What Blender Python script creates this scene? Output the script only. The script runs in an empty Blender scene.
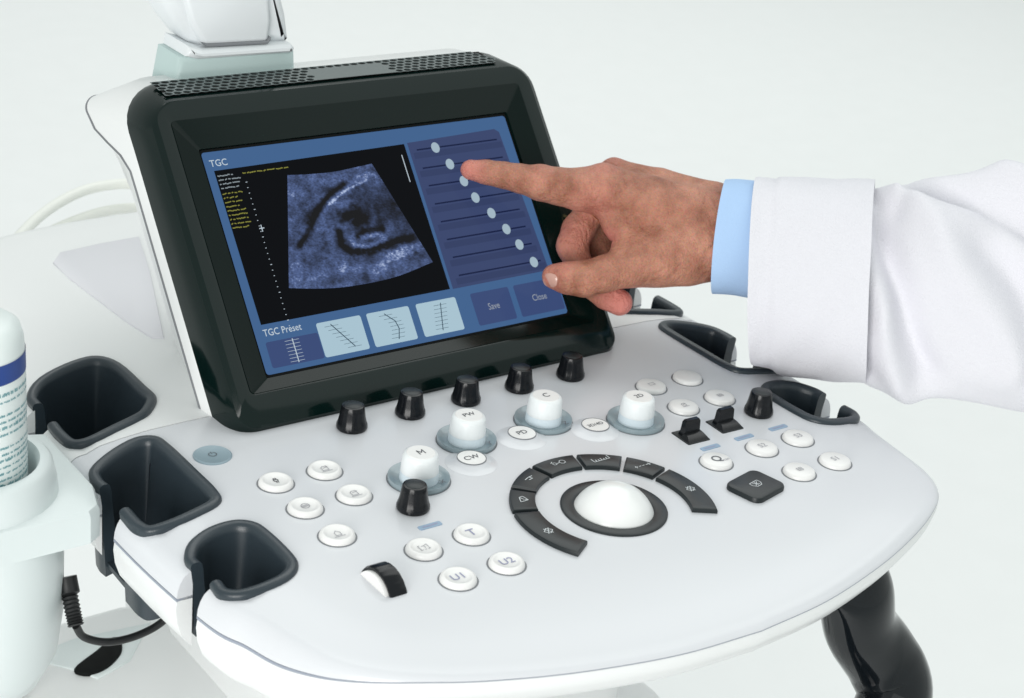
import bpy, bmesh, math, random
import numpy as np
from mathutils import Vector, Matrix
random.seed(7); np.random.seed(7)
R=math.radians
sc=bpy.context.scene
# ---------------------------------------------------------------- camera
FPX=1740.525; YAW,PIT,ROL=0.674014,0.431073,0.107407
CAM=np.array([-0.571382,-0.611705,0.473294])
W0,H0=1024,698
def _rot():
    cy,sy=math.cos(YAW),math.sin(YAW); cp,sp=math.cos(PIT),math.sin(PIT)
    f=np.array([sy*cp,cy*cp,-sp]); r=np.array([cy,-sy,0.]); u=np.cross(r,f)
    c,s=math.cos(ROL),math.sin(ROL)
    return c*r+s*u, -s*r+c*u, f
RT,UP,FW=_rot()
cam=bpy.data.cameras.new('camera'); camo=bpy.data.objects.new('camera',cam); sc.collection.objects.link(camo)
M=Matrix.Identity(4)
for i in range(3):
    M[i][0]=RT[i]; M[i][1]=UP[i]; M[i][2]=-FW[i]; M[i][3]=CAM[i]
camo.matrix_world=M
cam.sensor_width=36; cam.lens=FPX/W0*36; cam.clip_start=.01; cam.clip_end=200
sc.camera=camo
cam.dof.use_dof=True; cam.dof.focus_distance=1.0; cam.dof.aperture_fstop=16
# ---------------------------------------------------------------- light
w=bpy.data.worlds.new('World'); sc.world=w; w.use_nodes=True
bg=w.node_tree.nodes['Background']; bg.inputs[0].default_value=(.93,1.0,.98,1); bg.inputs[1].default_value=.54
def area(name,loc,target,size,power,col):
    l=bpy.data.lights.new(name,'AREA'); l.shape='RECTANGLE'; l.size,l.size_y=size; l.energy=power; l.color=col
    o=bpy.data.objects.new(name,l); sc.collection.objects.link(o); o.location=loc
    o.rotation_euler=(Vector(target)-Vector(loc)).to_track_quat('-Z','Y').to_euler(); return o
area('softbox_key',(-1.75,-1.15,.42),(0,.1,.05),(1.1,1.1),31,(1,.985,.965))
area('added_backdrop_light',(2.4,2.9,4.2),(2.2,2.7,-.9),(5,5),138,(.985,1,.985))  # added lamp out of view, put in to brighten the floor behind
area('softbox_fill',(1.15,-.75,1.45),(0,.2,.08),(1.5,1.5),3.6,(.96,1,.985))
vs=sc.view_settings; vs.view_transform='Standard'; vs.look='None'; vs.exposure=.12; vs.gamma=1
# ---------------------------------------------------------------- pixel helpers (a pixel gives a direction; the plane gives distance)
def ray(u,v): return RT*((u-W0/2)/FPX)-UP*((v-H0/2)/FPX)+FW
def P(u,v,z=0.):
    d=ray(u,v); return CAM+d*((z-CAM[2])/d[2])
TH=0.695577
SO=np.array([-.004216,.182826,.023746]); SU=np.array([0,math.sin(TH),math.cos(TH)]); SX=np.array([1.,0,0]); SN=np.array([0,-math.cos(TH),math.sin(TH)])
def S(u,v,n=0.):
    d=ray(u,v); q=CAM+d*(((SO+n*SN-CAM)@SN)/(d@SN))-SO
    return float(q[0]),float(q@SU)
def L(a,b,n=0.): return SO+a*SX+b*SU+n*SN
# ---------------------------------------------------------------- materials
MT={}
def mat(name,col,rough=.4,spec=.5,coat=0.,metal=0.,var=.0,bump=0.,bscale=300,sss=0.,trans=0.,emit=None,estr=0.,coatr=.05,alpha=1.):
    m=bpy.data.materials.new(name); m.use_nodes=True; nt=m.node_tree; b=nt.nodes['Principled BSDF']
    b.inputs['Base Color'].default_value=(*col,1); b.inputs['Roughness'].default_value=rough
    b.inputs['Specular IOR Level'].default_value=spec; b.inputs['Metallic'].default_value=metal
    b.inputs['Coat Weight'].default_value=coat; b.inputs['Coat Roughness'].default_value=coatr
    if sss: b.inputs['Subsurface Weight'].default_value=sss; b.inputs['Subsurface Radius'].default_value=(.6,.6,.6); b.inputs['Subsurface Scale'].default_value=.004
    if trans: b.inputs['Transmission Weight'].default_value=trans
    if emit: b.inputs['Emission Color'].default_value=(*emit,1); b.inputs['Emission Strength'].default_value=estr
    tc=nt.nodes.new('ShaderNodeTexCoord')
    if var:
        n=nt.nodes.new('ShaderNodeTexNoise'); n.inputs['Scale'].default_value=14; n.inputs['Detail'].default_value=6
        nt.links.new(tc.outputs['Object'],n.inputs['Vector'])
        mx=nt.nodes.new('ShaderNodeMix'); mx.data_type='RGBA'
        mx.inputs[6].default_value=(*[c*(1-var) for c in col],1); mx.inputs[7].default_value=(*[min(1,c*(1+var)) for c in col],1)
        nt.links.new(n.outputs['Fac'],mx.inputs[0]); nt.links.new(mx.outputs[2],b.inputs['Base Color'])
        mr=nt.nodes.new('ShaderNodeMapRange'); mr.inputs[3].default_value=rough*.8; mr.inputs[4].default_value=rough*1.25
        nt.links.new(n.outputs['Fac'],mr.inputs[0]); nt.links.new(mr.outputs[0],b.inputs['Roughness'])
    if bump:
        n=nt.nodes.new('ShaderNodeTexNoise'); n.inputs['Scale'].default_value=bscale; n.inputs['Detail'].default_value=3
        nt.links.new(tc.outputs['Object'],n.inputs['Vector'])
        bp=nt.nodes.new('ShaderNodeBump'); bp.inputs['Strength'].default_value=bump; bp.inputs['Distance'].default_value=.001
        nt.links.new(n.outputs['Fac'],bp.inputs['Height']); nt.links.new(bp.outputs[0],b.inputs['Normal'])
    MT[name]=m; return m
mat('deck_white',(.70,.712,.742),.22,.5,var=.006)
mat('shell_white',(.83,.84,.84),.30,.5,var=.008)
mat('button_white',(.86,.85,.84),.32,.5)
mat('gloss_black',(.002,.009,.008),.12,.30,coat=.0,coatr=.04,var=.05)
mat('handle_black',(.005,.007,.009),.07,.40,coat=.1,coatr=.02); mat('bezel_black',(.0015,.007,.006),.14,.20,coat=.0,coatr=.06,var=.05)
mat('knob_black',(.006,.007,.009),.20,.30,var=.05)
mat('key_black',(.016,.021,.023),.36,.35,var=.06,bump=.05,bscale=1500)
mat('liner_grey',(.028,.040,.050),.33,.5,var=.06,bump=.12,bscale=1800)
mat('gap_dark',(.20,.21,.225),.6)
mat('seam_blue',(.30,.33,.40),.5)
mat('ball_white',(.87,.88,.87),.22,.5)
mat('dial_white',(.84,.87,.88),.35,.5,sss=.25)
mat('dial_blue',(.72,.81,.87),.35,.5,sss=.2)
mat('dial_disc',(.26,.33,.36),.28,.5,coat=.4)
mat('power_blue',(.27,.36,.41),.35,.5,var=.04)
mat('ink_grey',(.45,.45,.48),.6)
mat('ink_dark',(.12,.125,.14),.6)
mat('ink_white',(.72,.76,.78),.6)
mat('tag_blue',(.30,.42,.56),.5)
mat('ink_navy',(.34,.35,.50),.6)
mat('grille_grey',(.085,.11,.11),.30,.5,coat=.3)
mat('hole_black',(.004,.005,.005),.8,.2)
mat('shade_grey',(.75,.745,.785),.4,.5); mat('arm_white',(.78,.81,.83),.35,.5,var=.02)
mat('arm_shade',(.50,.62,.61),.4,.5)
mat('bottle_white',(.80,.86,.85),.38,.5,sss=.2,var=.01)
mat('label_navy',(.02,.06,.26),.4)
mat('label_teal',(.10,.32,.36),.5)
mat('cup_white',(.70,.76,.76),.35,.5,var=.02)
mat('cord_black',(.012,.013,.014),.45,.5)
mat('tube_cream',(.72,.73,.55),.45,.5)
mat('tube_pale',(.86,.87,.82),.5,.4); mat('floor_white',(.86,.87,.87),.55,.3,var=.015)
mat('shirt_blue',(.45,.63,.90),.85,.2,bump=.35,bscale=1600)
mat('coat_white',(.80,.79,.84),.85,.2,bump=.6,bscale=1000,var=.02)
# screen (self-lit)
def emi(name,col,s=1.,rough=.12):
    m=mat(name,(.001,.001,.0015),rough,.04,emit=col,estr=s); return m
emi('scr_blue',(.050,.115,.250))
emi('scr_panel',(.040,.058,.140))
emi('scr_stripe',(.033,.048,.118))
emi('scr_black',(.0015,.002,.003))
emi('scr_tile',(.36,.50,.58))
emi('scr_tile_dark',(.040,.066,.170))
emi('scr_text',(.46,.54,.60)); emi('scr_grey',(.26,.29,.34))
emi('scr_line',(.008,.014,.05))
emi('scr_ball',(.33,.43,.50))
emi('scr_yellow',(.20,.20,.04))
emi('scr_ink',(.03,.06,.09))
emi('scr_dim',(.22,.26,.28)); emi('scr_edge',(.10,.15,.30))
# ---------------------------------------------------------------- mesh helpers
def mesh(name,verts,faces,material,parent=None,smooth=True,angle=40):
    me=bpy.data.meshes.new(name); me.from_pydata([tuple(map(float,v)) for v in verts],[],[tuple(map(int,f)) for f in faces]); me.validate()
    me.materials.append(MT[material] if isinstance(material,str) else material)
    o=bpy.data.objects.new(name,me); sc.collection.objects.link(o)
    bm=bmesh.new(); bm.from_mesh(me); bmesh.ops.recalc_face_normals(bm,faces=bm.faces); bm.to_mesh(me); bm.free()
    if smooth: shade(me,angle)
    if parent: o.parent=parent
    return o
def shade(me,angle=40):
    for p in me.polygons: p.use_smooth=True
    try: me.set_sharp_from_angle(angle=R(angle))
    except Exception: pass
class MB:
    def __init__(s): s.v=[]; s.f=[]
    def add(s,verts,faces):
        k=len(s.v); s.v+=list(verts); s.f+=[[i+k for i in f] for f in faces]
    def build(s,name,material,parent=None,smooth=True,angle=40): return mesh(name,s.v,s.f,material,parent,smooth,angle)
def loft(rings,closed=True,cap0=False,cap1=False):
    n=len(rings[0]); v=[p for r in rings for p in r]; f=[]
    for i in range(len(rings)-1):
        for j in range(n if closed else n-1):
            a=i*n+j; b=i*n+(j+1)%n; f.append([a,b,b+n,a+n])
    if cap0: f.append(list(range(n))[::-1])
    if cap1: f.append([len(v)-n+i for i in range(n)])
    return v,f
def lathe(prof,c=(0,0,0),ax=(0,0,1),n=40,x0=None,mod=None):
    ax=np.array(ax,float); ax/=np.linalg.norm(ax)
    t=np.array([1,0,0.]) if abs(ax[0])<.9 else np.array([0,1,0.])
    e1=np.cross(ax,t); e1/=np.linalg.norm(e1); e2=np.cross(ax,e1); c=np.array(c,float)
    rings=[]; cap=[]
    for r,h in prof:
        rr=max(r,1e-6)
        rings.append([c+ax*h+(e1*math.cos(k*2*math.pi/n)+e2*math.sin(k*2*math.pi/n))*rr*(mod(k,n,h) if mod else 1) for k in range(n)])
    return loft(rings,True,True,True)
def plate(pts2,to3,h,bev=0.):
    """extruded polygon: pts2 list of 2D, to3(a,b,n)"""
    n=len(pts2)
    c=np.mean(pts2,0)
    def off(d): 
        out=[]
        for i in range(n):
            p0,p1,p2=np.array(pts2[i-1]),np.array(pts2[i]),np.array(pts2[(i+1)%n])
            e1=p1-p0; e2=p2-p1
            n1=np.array([e1[1],-e1[0]])/max(np.linalg.norm(e1),1e-9); n2=np.array([e2[1],-e2[0]])/max(np.linalg.norm(e2),1e-9)
            m=n1+n2; m/=max(np.linalg.norm(m),1e-9); out.append(p1+m*d/max(.5,m@n1))
        return out
    ar=sum(pts2[i-1][0]*pts2[i][1]-pts2[i][0]*pts2[i-1][1] for i in range(n))
    sg=-1 if ar>0 else 1
    rings=[[to3(*q,0) for q in pts2]]
    if bev:
        rings.append([to3(*q,h-bev) for q in pts2]); rings.append([to3(*q,h-bev*.3) for q in off(sg*bev*.35)]); rings.append([to3(*q,h) for q in off(sg*bev)])
    else: rings.append([to3(*q,h) for q in pts2])
    return loft(rings,True,True,True)
def rrect(a0,a1,b0,b1,r,seg=5):
    if not isinstance(r,(tuple,list)): r=(r,)*4   # TR TL BL BR
    out=[]
    for k,(cx,cy,st) in enumerate([(a1,b1,0),(a0,b1,90),(a0,b0,180),(a1,b0,270)]):
        rr=r[k]; ox=cx-rr if k in(0,3) else cx+rr; oy=cy-rr if k in(0,1) else cy+rr
        for i in range(seg+1):
            t=R(st+90*i/seg); out.append((ox+rr*math.cos(t),oy+rr*math.sin(t)))
    return out
def cr(pts,n=8,closed=False):
    """Catmull-Rom"""
    p=[np.array(q,float) for q in pts]; N=len(p); out=[]
    for i in range(N if closed else N-1):
        a=p[(i-1)%N] if closed or i>0 else 2*p[0]-p[1]; b=p[i]; c=p[(i+1)%N]; d=p[(i+2)%N] if closed or i+2<N else 2*p[-1]-p[-2]
        for k in range(n):
            t=k/n; out.append(.5*((2*b)+(c-a)*t+(2*a-5*b+4*c-d)*t*t+(3*b-a-3*c+d)*t**3))
    if not closed: out.append(p[-1])
    return out
def tube(path,rad,n=16,flat=None,caps=True,up=(0,0,1)):
    path=[np.array(q,float) for q in path]; rings=[]; pe=None
    for i,q in enumerate(path):
        t=path[min(i+1,len(path)-1)]-path[max(i-1,0)]; t/=np.linalg.norm(t)
        if pe is None: e=np.cross(np.array(up,float),t); 
        else: e=pe-t*(pe@t)
        e/=np.linalg.norm(e); pe=e; g=np.cross(t,e)
        r=rad[i] if hasattr(rad,'__len__') else rad; fl=(flat[i] if hasattr(flat,'__len__') else flat) if flat else 1
        rings.append([q+e*math.cos(2*math.pi*k/n)*r+g*math.sin(2*math.pi*k/n)*r*fl for k in range(n)])
    return loft(rings,True,caps,caps)
_tc={}
def text_mesh(s):
    if s in _tc: return _tc[s]
    cu=bpy.data.curves.new('t','FONT'); cu.body=s; cu.size=1; cu.offset=.005; cu.align_x='CENTER'; cu.align_y='CENTER'; cu.resolution_u=3
    o=bpy.data.objects.new('t',cu); sc.collection.objects.link(o)
    dg=bpy.context.evaluated_depsgraph_get(); me=bpy.data.meshes.new_from_object(o.evaluated_get(dg))
    v=[tuple(q.co) for q in me.vertices]; f=[tuple(q.vertices) for q in me.polygons]
    bpy.data.objects.remove(o); bpy.data.meshes.remove(me); bpy.data.curves.remove(cu)
    _tc[s]=(v,f); return v,f
def text(s,to3,size,material,parent,name='marking',c=(0,0),rot=0.,left=False,sx=1.):
    v,f=text_mesh(s); 
    x0=min(q[0] for q in v) if left else 0
    cs,sn=math.cos(rot),math.sin(rot)
    out=[]
    for q in v:
        x=(q[0]-x0)*size*sx; y=q[1]*size
        out.append(to3(c[0]+x*cs-y*sn,c[1]+x*sn+y*cs))
    return mesh(name,out,f,material,parent,False)
def strokes(lines,to3,wd):
    """flat line strokes -> (v,f)"""
    mb=MB()
    for ln in lines:
        for i in range(len(ln)-1):
            a=np.array(ln[i],float); b=np.array(ln[i+1],float); d=b-a; l=np.linalg.norm(d)
            if l<1e-9: continue
            d/=l; m=np.array([-d[1],d[0]])*wd/2; a=a-d*wd*.3; b=b+d*wd*.3
            mb.add([to3(*(a+m)),to3(*(a-m)),to3(*(b-m)),to3(*(b+m))],[[0,1,2,3]])
    return mb
def circle(cx,cy,r,n=14,a0=0,a1=360): return [(cx+r*math.cos(R(a0+(a1-a0)*i/n)),cy+r*math.sin(R(a0+(a1-a0)*i/n))) for i in range(n+1)]
def empty(name,loc=(0,0,0),label=None,cat=None,group=None):
    o=bpy.data.objects.new(name,None); sc.collection.objects.link(o); o.location=loc; o.empty_display_size=.05
    tag(o,label,cat,group); return o
def tag(o,label=None,cat=None,group=None,kind=None):
    if label:o['label']=label
    if cat:o['category']=cat
    if group:o['group']=group
    if kind:o['kind']=kind
    return o
def boolean(o,cutter,op='DIFFERENCE'):
    m=o.modifiers.new('b','BOOLEAN'); m.object=cutter; m.operation=op; m.solver='EXACT'
    bpy.context.view_layer.update()
    dg=bpy.context.evaluated_depsgraph_get(); me=bpy.data.meshes.new_from_object(o.evaluated_get(dg))
    o.modifiers.clear(); old=o.data; o.data=me; bpy.data.meshes.remove(old); shade(me,35)

# ================================================================ setting
FZ=-.92
fl=[(12*math.cos(2*math.pi*i/64),12*math.sin(2*math.pi*i/64),FZ) for i in range(64)]
floor=mesh('floor',fl,[list(range(64))],'floor_white',None,False); tag(floor,'white seamless studio floor','floor',kind='structure')

# ================================================================ ultrasound machine
UM=empty('ultrasound_machine',(0,0,0),'white ultrasound machine console with black touch screen, knobs, buttons and trackball','ultrasound machine')
def zc(x,y): return -1.8*max(abs(x)-.17,0)**2-.8*max(-.045-y,0)**2
half=[(0,-.1150),(.05,-.1115),(.10,-.1015),(.138,-.0900),(.166,-.0785),(.188,-.0650),(.2025,-.048),(.2115,-.024),(.2185,.005),(.2255,.03),(.2310,.10),(.2315,.19),(.2295,.27),(.222,.34),(.215,.42),(.19,.48),(.12,.505),(0,.51)]
hp=cr(half,6)
outl=[(float(p[0]),float(p[1])) for p in hp]+[(-float(p[0]),float(p[1])) for p in hp[-2:0:-1]]
def offs(poly,d):
    n=len(poly); out=[]
    for i in range(n):
        a,b,c=map(np.array,(poly[i-1],poly[i],poly[(i+1)%n])); t=c-a; t/=np.linalg.norm(t); out.append(tuple(b+np.array([t[1],-t[0]])*d))
    return out
def ffac(y):
    t=min(max((y+.080)/.075,0),1); t=t*t*(3-2*t); return .22+.78*t
def ring_at(d,dz):
    o=offs(outl,d); return [np.array([q[0],q[1],zc(*outl[i])+dz*ffac(outl[i][1])]) for i,q in enumerate(o)]
def deck_mesh():
    rings=[]
    C0=np.array([0,.11])
    for s in (.02,.2,.4,.55,.7,.8,.87,.93):
        r=[]
        for q in outl:
            x,y=C0+(np.array(q)-C0)*s; r.append(np.array([x,y,zc(x,y)]))
        rings.append(r)
    for d,dz in ((-.008,-.0001),(-.004,-.0005),(-.001,-.0016),(.0015,-.0036),(.0035,-.0070),(.0048,-.0110),(.0053,-.0150)): rings.append(ring_at(d,dz))
    rings.append(ring_at(.0035,-.0158)); rings.append(ring_at(-.01,-.016))
    rings.append([np.array([q[0]*.9,.11+(q[1]-.11)*.9,-.022]) for q in outl])
    return loft(rings,True,True,True)
deck=mesh('control_deck',*deck_mesh(),'deck_white',UM)
sv=[ring_at(-.006,-.0154),ring_at(.0054,-.0154),ring_at(.0054,-.0168),ring_at(-.006,-.0172)]
v,f=loft(sv+[sv[0]]); seam=mesh('seam_strip',v,f,'seam_blue',UM)
def ring_lo(d,dz):
    o=offs(outl,d); out=[]
    for i,q in enumerate(o):
        t=min(max((outl[i][1]+.085)/.09,0),1); t=t*t*(3-2*t); g=1+.55*t
        out.append(np.array([q[0],q[1],zc(*outl[i])-.0166*ffac(outl[i][1])+(dz+.0166)*g]))
    return out
lr=[[np.array([q[0]*.9,.11+(q[1]-.11)*.9,-.0165]) for q in outl]]+[ring_lo(d,dz) for d,dz in ((.003,-.0166),(.0050,-.0172),(.0056,-.0200),(.0046,-.0255),(.0018,-.0310),(-.003,-.0355),(-.010,-.0385),(-.026,-.0415),(-.04,-.046))]
shell=mesh('lower_shell',*loft(lr,True,True,True),'shell_white',UM)
# probe holders: inner-lip path, slot ends (left side; right mirrored)
HOL=[ # open path from slot end round to slot end (lip outer edge), depth
 ([(-0.2285,.2530),(-0.2270,.2660),(-0.2145,.2800),(-0.1900,.2880),(-0.1740,.2870),(-0.1660,.2720),(-0.1655,.2400),(-0.1660,.2240),(-0.1740,.2120),(-0.1830,.2050),(-0.2018,.1995),(-0.2185,.1965),(-0.2280,.2020),(-0.2300,.2160),(-0.2295,.2290)],.050),
 ([(-0.2325,.1510),(-0.2330,.1600),(-0.2295,.1710),(-0.2155,.1795),(-0.1978,.1845),(-0.1870,.1800),(-0.1843,.1680),(-0.1840,.1360),(-0.1843,.1120),(-0.1880,.1010),(-0.2018,.0965),(-0.2185,.0955),(-0.2295,.0990),(-0.2330,.1090),(-0.2330,.1250)],.056),
 ([(-0.2255,.0575),(-0.2250,.0660),(-0.2175,.0760),(-0.2048,.0810),(-0.1910,.0800),(-0.1825,.0730),(-0.1800,.0620),(-0.1800,.0400),(-0.1825,.0280),(-0.1910,.0205),(-0.2048,.0185),(-0.2175,.0210),(-0.2245,.0290),(-0.2245,.0390)],.042)]
cut=MB()
for side in (1,-1):
    for pts,dep in HOL:
        path=[np.array((q[0]*side,q[1])) for q in cr(pts,4)]
        n=len(path)
        cen=np.mean(path,0)
        nr=[]
        for i in range(n):
            t=path[min(i+1,n-1)]-path[max(i-1,0)]; t/=np.linalg.norm(t); m=np.array([-t[1],t[0]]);
            if (cen-path[i])@m<0: m=-m
            nr.append(m)
        # cutter (slightly inside lip's outer edge) incl. slot passage
        a=path[0]; b=path[-1]; ox=-.30*side
        poly=[q+m*.0006 for q,m in zip(path,nr)]+[np.array((ox,b[1]-.0004)),np.array((ox,a[1]+.0004))]
        cut.add(*loft([[np.array([*q,.03]) for q in poly],[np.array([*q,-.10]) for q in poly]],True,True,True))
        prof=[(.0030,-dep),(.0006,-.010),(-.0008,.0000),(-.0007,.0012),(.0004,.0024),(.0022,.0028),(.0042,.0024),(.0056,.0011),(.0063,-.0020),(.0072,-.012),(.0115,-dep*.97)]
        rings=[]
        for q,m in zip(path,nr):
            z0=zc(*q); rings.append([np.array([*(q+m*o),z0+h]) for o,h in prof])
        v,f=loft(rings,True,True,True)
        lip=mesh('probe_holder',v,f,'liner_grey',UM)
        v2=[np.array([*(q+m*.004),-dep+.002]) for q,m in zip(path,nr)]; v3=[np.array([*(q+m*.004),-dep-.001]) for q,m in zip(path,nr)]
        mesh('cup_floor',*loft([v2,v3],True,True,True),'liner_grey',lip)
cutter=cut.build('cutter','gap_dark',None,False)
for o in (deck,shell,seam): boolean(o,cutter)
bpy.data.objects.remove(cutter)

rear=deck.copy(); rear.data=deck.data.copy(); rear.name='rear_deck'; sc.collection.objects.link(rear); rear.parent=UM
rear.data.materials.clear(); rear.data.materials.append(MT['shell_white'])
def slab(y0,y1): return mesh('cutter',*loft([[np.array(q) for q in ((-.4,y0,z),(.4,y0,z),(.4,y1,z),(-.4,y1,z))] for z in (-.2,.2)],True,True,True),'gap_dark',None,False)
c1=slab(-.4,.1915); c2=slab(.1905,.6)
boolean(rear,c1); boolean(deck,c2)
bpy.data.objects.remove(c1); bpy.data.objects.remove(c2)
rear.data.materials.clear(); rear.data.materials.append(MT['shell_white'])
def deck3(cx,cy,rot=0.,z=0.):
    c,s=math.cos(rot),math.sin(rot)
    return lambda a,b,n=0.: np.array([cx+a*c-b*s,cy+a*s+b*c,zc(cx,cy)+z+n])
# ---- round buttons
bprof=[(0,.0021),(.0050,.0021),(.0062,.0024),(.0072,.0031),(.0082,.0030),(.0091,.0022),(.0096,.0006),(.0096,-.003)]
fprof=[(0,.0027),(.0080,.0027),(.0090,.0022),(.0096,.0006),(.0096,-.003)]
gprof=[(.0096,.0002),(.0105,.0002),(.0105,-.001),(.0096,-.001)]
icon_box=[[(-1,-.7),(1,-.7),(1,.7),(-1,.7),(-1,-.7)]]
icon_doc=[[(-.8,-.8),(.6,-.8),(.6,.8),(-.3,.8),(-.8,.4),(-.8,-.8)],[(-.4,.1),(.9,.5)],[(-1.2,-1.2),(1.2,-1.2)]]
icon_man=[[(-.3,.9),(.3,.9),(.3,.5),(-.3,.5),(-.3,.9)],[(-.5,.3),(.5,.3),(.4,-.3),(-.4,-.3),(-.5,.3)],[(-.2,-.3),(-.2,-1)],[(.2,-.3),(.2,-1)]]
icon_round=[circle(0,0,.9,12),[(-.6,.3),(.6,.3)],[(-.8,0),(.8,0)],[(-.6,-.3),(.6,-.3)]]
icon_brk=[[(-.6,.8),(-1,.8),(-1,-.8),(-.6,-.8)],[(.6,.8),(1,.8),(1,-.8),(.6,-.8)],[(-.3,.5),(.3,.5),(.3,-.3)],[(-.2,-.8),(.2,-.8)]]
icon_house=[[(-.6,-.8),(.6,-.8),(.6,.2),(0,.9),(-.6,.2),(-.6,-.8)],[(-1.2,-1.2),(1.2,-1.2)]]
icon_grid=[[(-.9,-.7),(.9,-.7),(.9,.7),(-.9,.7),(-.9,-.7)],[(0,-.7),(0,.7)],[(-.9,0),(.9,0)]]
def button(x,y,mark=None,icon=None,ink='ink_grey',prof=bprof,size=.0072,label=None,isz=.0026):
    z=zc(x,y)
    o=mesh('push_button',*lathe(prof,(x,y,z)),'button_white',UM,angle=50)
    if label: o['label']=label
    v,f=loft([[np.array([x+r*math.cos(2*math.pi*k/40),y+r*math.sin(2*math.pi*k/40),z+h]) for k in range(40)] for r,h in gprof+gprof[:1]])
    mesh('button_gap',v,f,'gap_dark',o)
    t=deck3(x,y,0,prof[0][1]+.00025)
    if mark: text(mark,t,size,ink,o)
    if icon: strokes([[(q[0]*isz,q[1]*isz) for q in ln] for ln in icon],t,.00042).build('marking',ink,o,False)
    return o
for x,y,ic,ink in ((-.1519,.1050,icon_man,'ink_dark'),(-.1212,.1052,icon_doc,'ink_grey'),(-.1512,.0745,icon_round,'ink_grey'),(-.1207,.0748,icon_doc,'ink_grey'),(-.1503,.0430,icon_house,'ink_grey')):
    button(x,y,None,ic,ink)
button(-.1177,.0110,None,icon_brk,'ink_grey'); button(-.0869,.0119,'T',None,'ink_navy',size=.0085)
button(-.1175,-.0203,'U1',None,'ink_navy'); button(-.0869,-.0198,'U2',None,'ink_navy')
for x,y,ic in ((.1187,.1080,icon_box),(.1490,.1076,None),(.1185,.0766,icon_doc),(.1490,.0768,icon_grid)): button(x,y,None,ic,prof=fprof,isz=.0020)
q=button(.0893,.0141,'Q',None,'ink_dark',prof=fprof,size=.0085); text('scan',deck3(.0936,.0112,0,.0030),.0035,'ink_grey',q)
button(.1264,.0143,'S2',None,'ink_grey',prof=fprof,size=.0060); button(.1561,.0139,'S3',None,'ink_grey',prof=fprof,size=.0060)
button(.1558,-.0177,'S1',None,'ink_grey',prof=fprof,size=.0060); button(.1262,-.0175,None,icon_grid,prof=fprof,isz=.0020)
# blister buttons CW PD 3D/4D
for x,y,s in ((-.0415,.0775,'CW'),(.0030,.0895,'PD'),(.0495,.0785,'3D/4D')):
    o=mesh('mode_button',*lathe([(0,.0034),(.0075,.0034),(.0084,.0032),(.0098,.0020),(.0120,.0007),(.0150,.0001),(.0150,-.001)],(x,y,0)),'deck_white',UM,angle=60); mesh('button_cap',*lathe([(0,.0036),(.0080,.0036),(.0083,.0033),(.0083,.0028)],(x,y,0)),'button_white',o)
    v,f=loft([[np.array([x+r*math.cos(2*math.pi*k/40),y+r*math.sin(2*math.pi*k/40),h]) for k in range(40)] for r,h in ((.0081,.0032),(.0081,.0037),(.00855,.0037),(.00855,.0032))])
    mesh('button_gap',v,f,'gap_dark',o)
    text(s,deck3(x,y,0,.0038),.0058 if len(s)<3 else .0042,'ink_dark',o)
# power button
o=mesh('power_button',*lathe([(0,.0006),(.0095,.0006),(.0101,.0009),(.0108,.0004),(.0110,-.001)],(-.1677,.1483,0)),'power_blue',UM); o['label']='flat blue grey power button'
strokes([circle(0,0,.0022,14,120,420),[(0,.0006),(0,.0029)]],deck3(-.1677,.1483,0,.0009),.0004).build('marking','ink_dark',o,False)
# ---- dials; LED glow is painted as pale blue skirt colour
def dial(x,y,s,ax):
    D=mesh('mode_dial',*lathe([(0,.0172),(.0082,.0172),(.0094,.0166),(.0100,.0150),(.0105,.0090),(.0107,.0062)],(x,y,0)),'dial_white',UM,angle=50)
    mesh('lit_skirt',*lathe([(.0080,.0062),(.0107,.0062),(.0109,.0030),(.0110,.0008),(.0080,.0008)],(x,y,0)),'dial_blue',D)
    mesh('dial_dish',*lathe([(.0080,.0008),(.0120,.0008),(.0150,.0016),(.0170,.0028),(.0174,.0028),(.0175,-.001)],(x,y,0),n=56),'dial_disc',D)
    mesh('dish_rim',*lathe([(.0171,.0004),(.0181,.0006),(.0181,-.001)],(x,y,-.0003),n=56),'gap_dark',D)
    mesh('dial_cap',*lathe([(0,.0175),(.0078,.0175),(.0081,.0172),(.0081,.0162)],(x,y,0)),'button_white',D)
    if s=='M': strokes([[(-.0017,-.0021),(-.0017,.0021),(0,-.0006),(.0017,.0021),(.0017,-.0021)]],deck3(x,y,0,.0177),.0006).build('marking','ink_dark',D,False)
    else: text(s,deck3(x,y,0,.0177),(.0064 if len(s)==1 else .0052),'ink_dark',D)
    if ax: text(ax,deck3(x+.0088,y-.0106,0,.0021),.0052,'ink_dark',D)
for x,y,s,ax in ((-.0791,.0745,'M','X'),(-.0290,.1003,'PW','Y'),(.0275,.1010,'C','Z'),(.0792,.0760,'2D',None)): dial(x,y,s,ax)
# ---- black knobs
def kmod(k,n,h): return 1-.035*(1 if (k%6) in (0,) and .002<h<.0135 else 0)
kprof=[(0,.0150),(.0056,.0150),(.0064,.0147),(.0068,.0138),(.0072,.0110),(.0077,.0075),(.0084,.0045),(.0091,.0028),(.0092,.0010),(.0086,0),(.004,0)]
for x,y in [(-.0805+.0404*i,.1435) for i in range(5)]+[(-.0990,.0498),(.1587,.0515)]:
    K=mesh('control_knob',*lathe(kprof,(x,y,zc(x,y)),n=48,mod=kmod),'knob_black',UM,angle=35)
    mesh('knob_cap',*lathe([(0,.0153),(.0050,.0153),(.0054,.0150),(.0054,.0146)],(x,y,zc(x,y)),n=32),'key_black',K)
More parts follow.
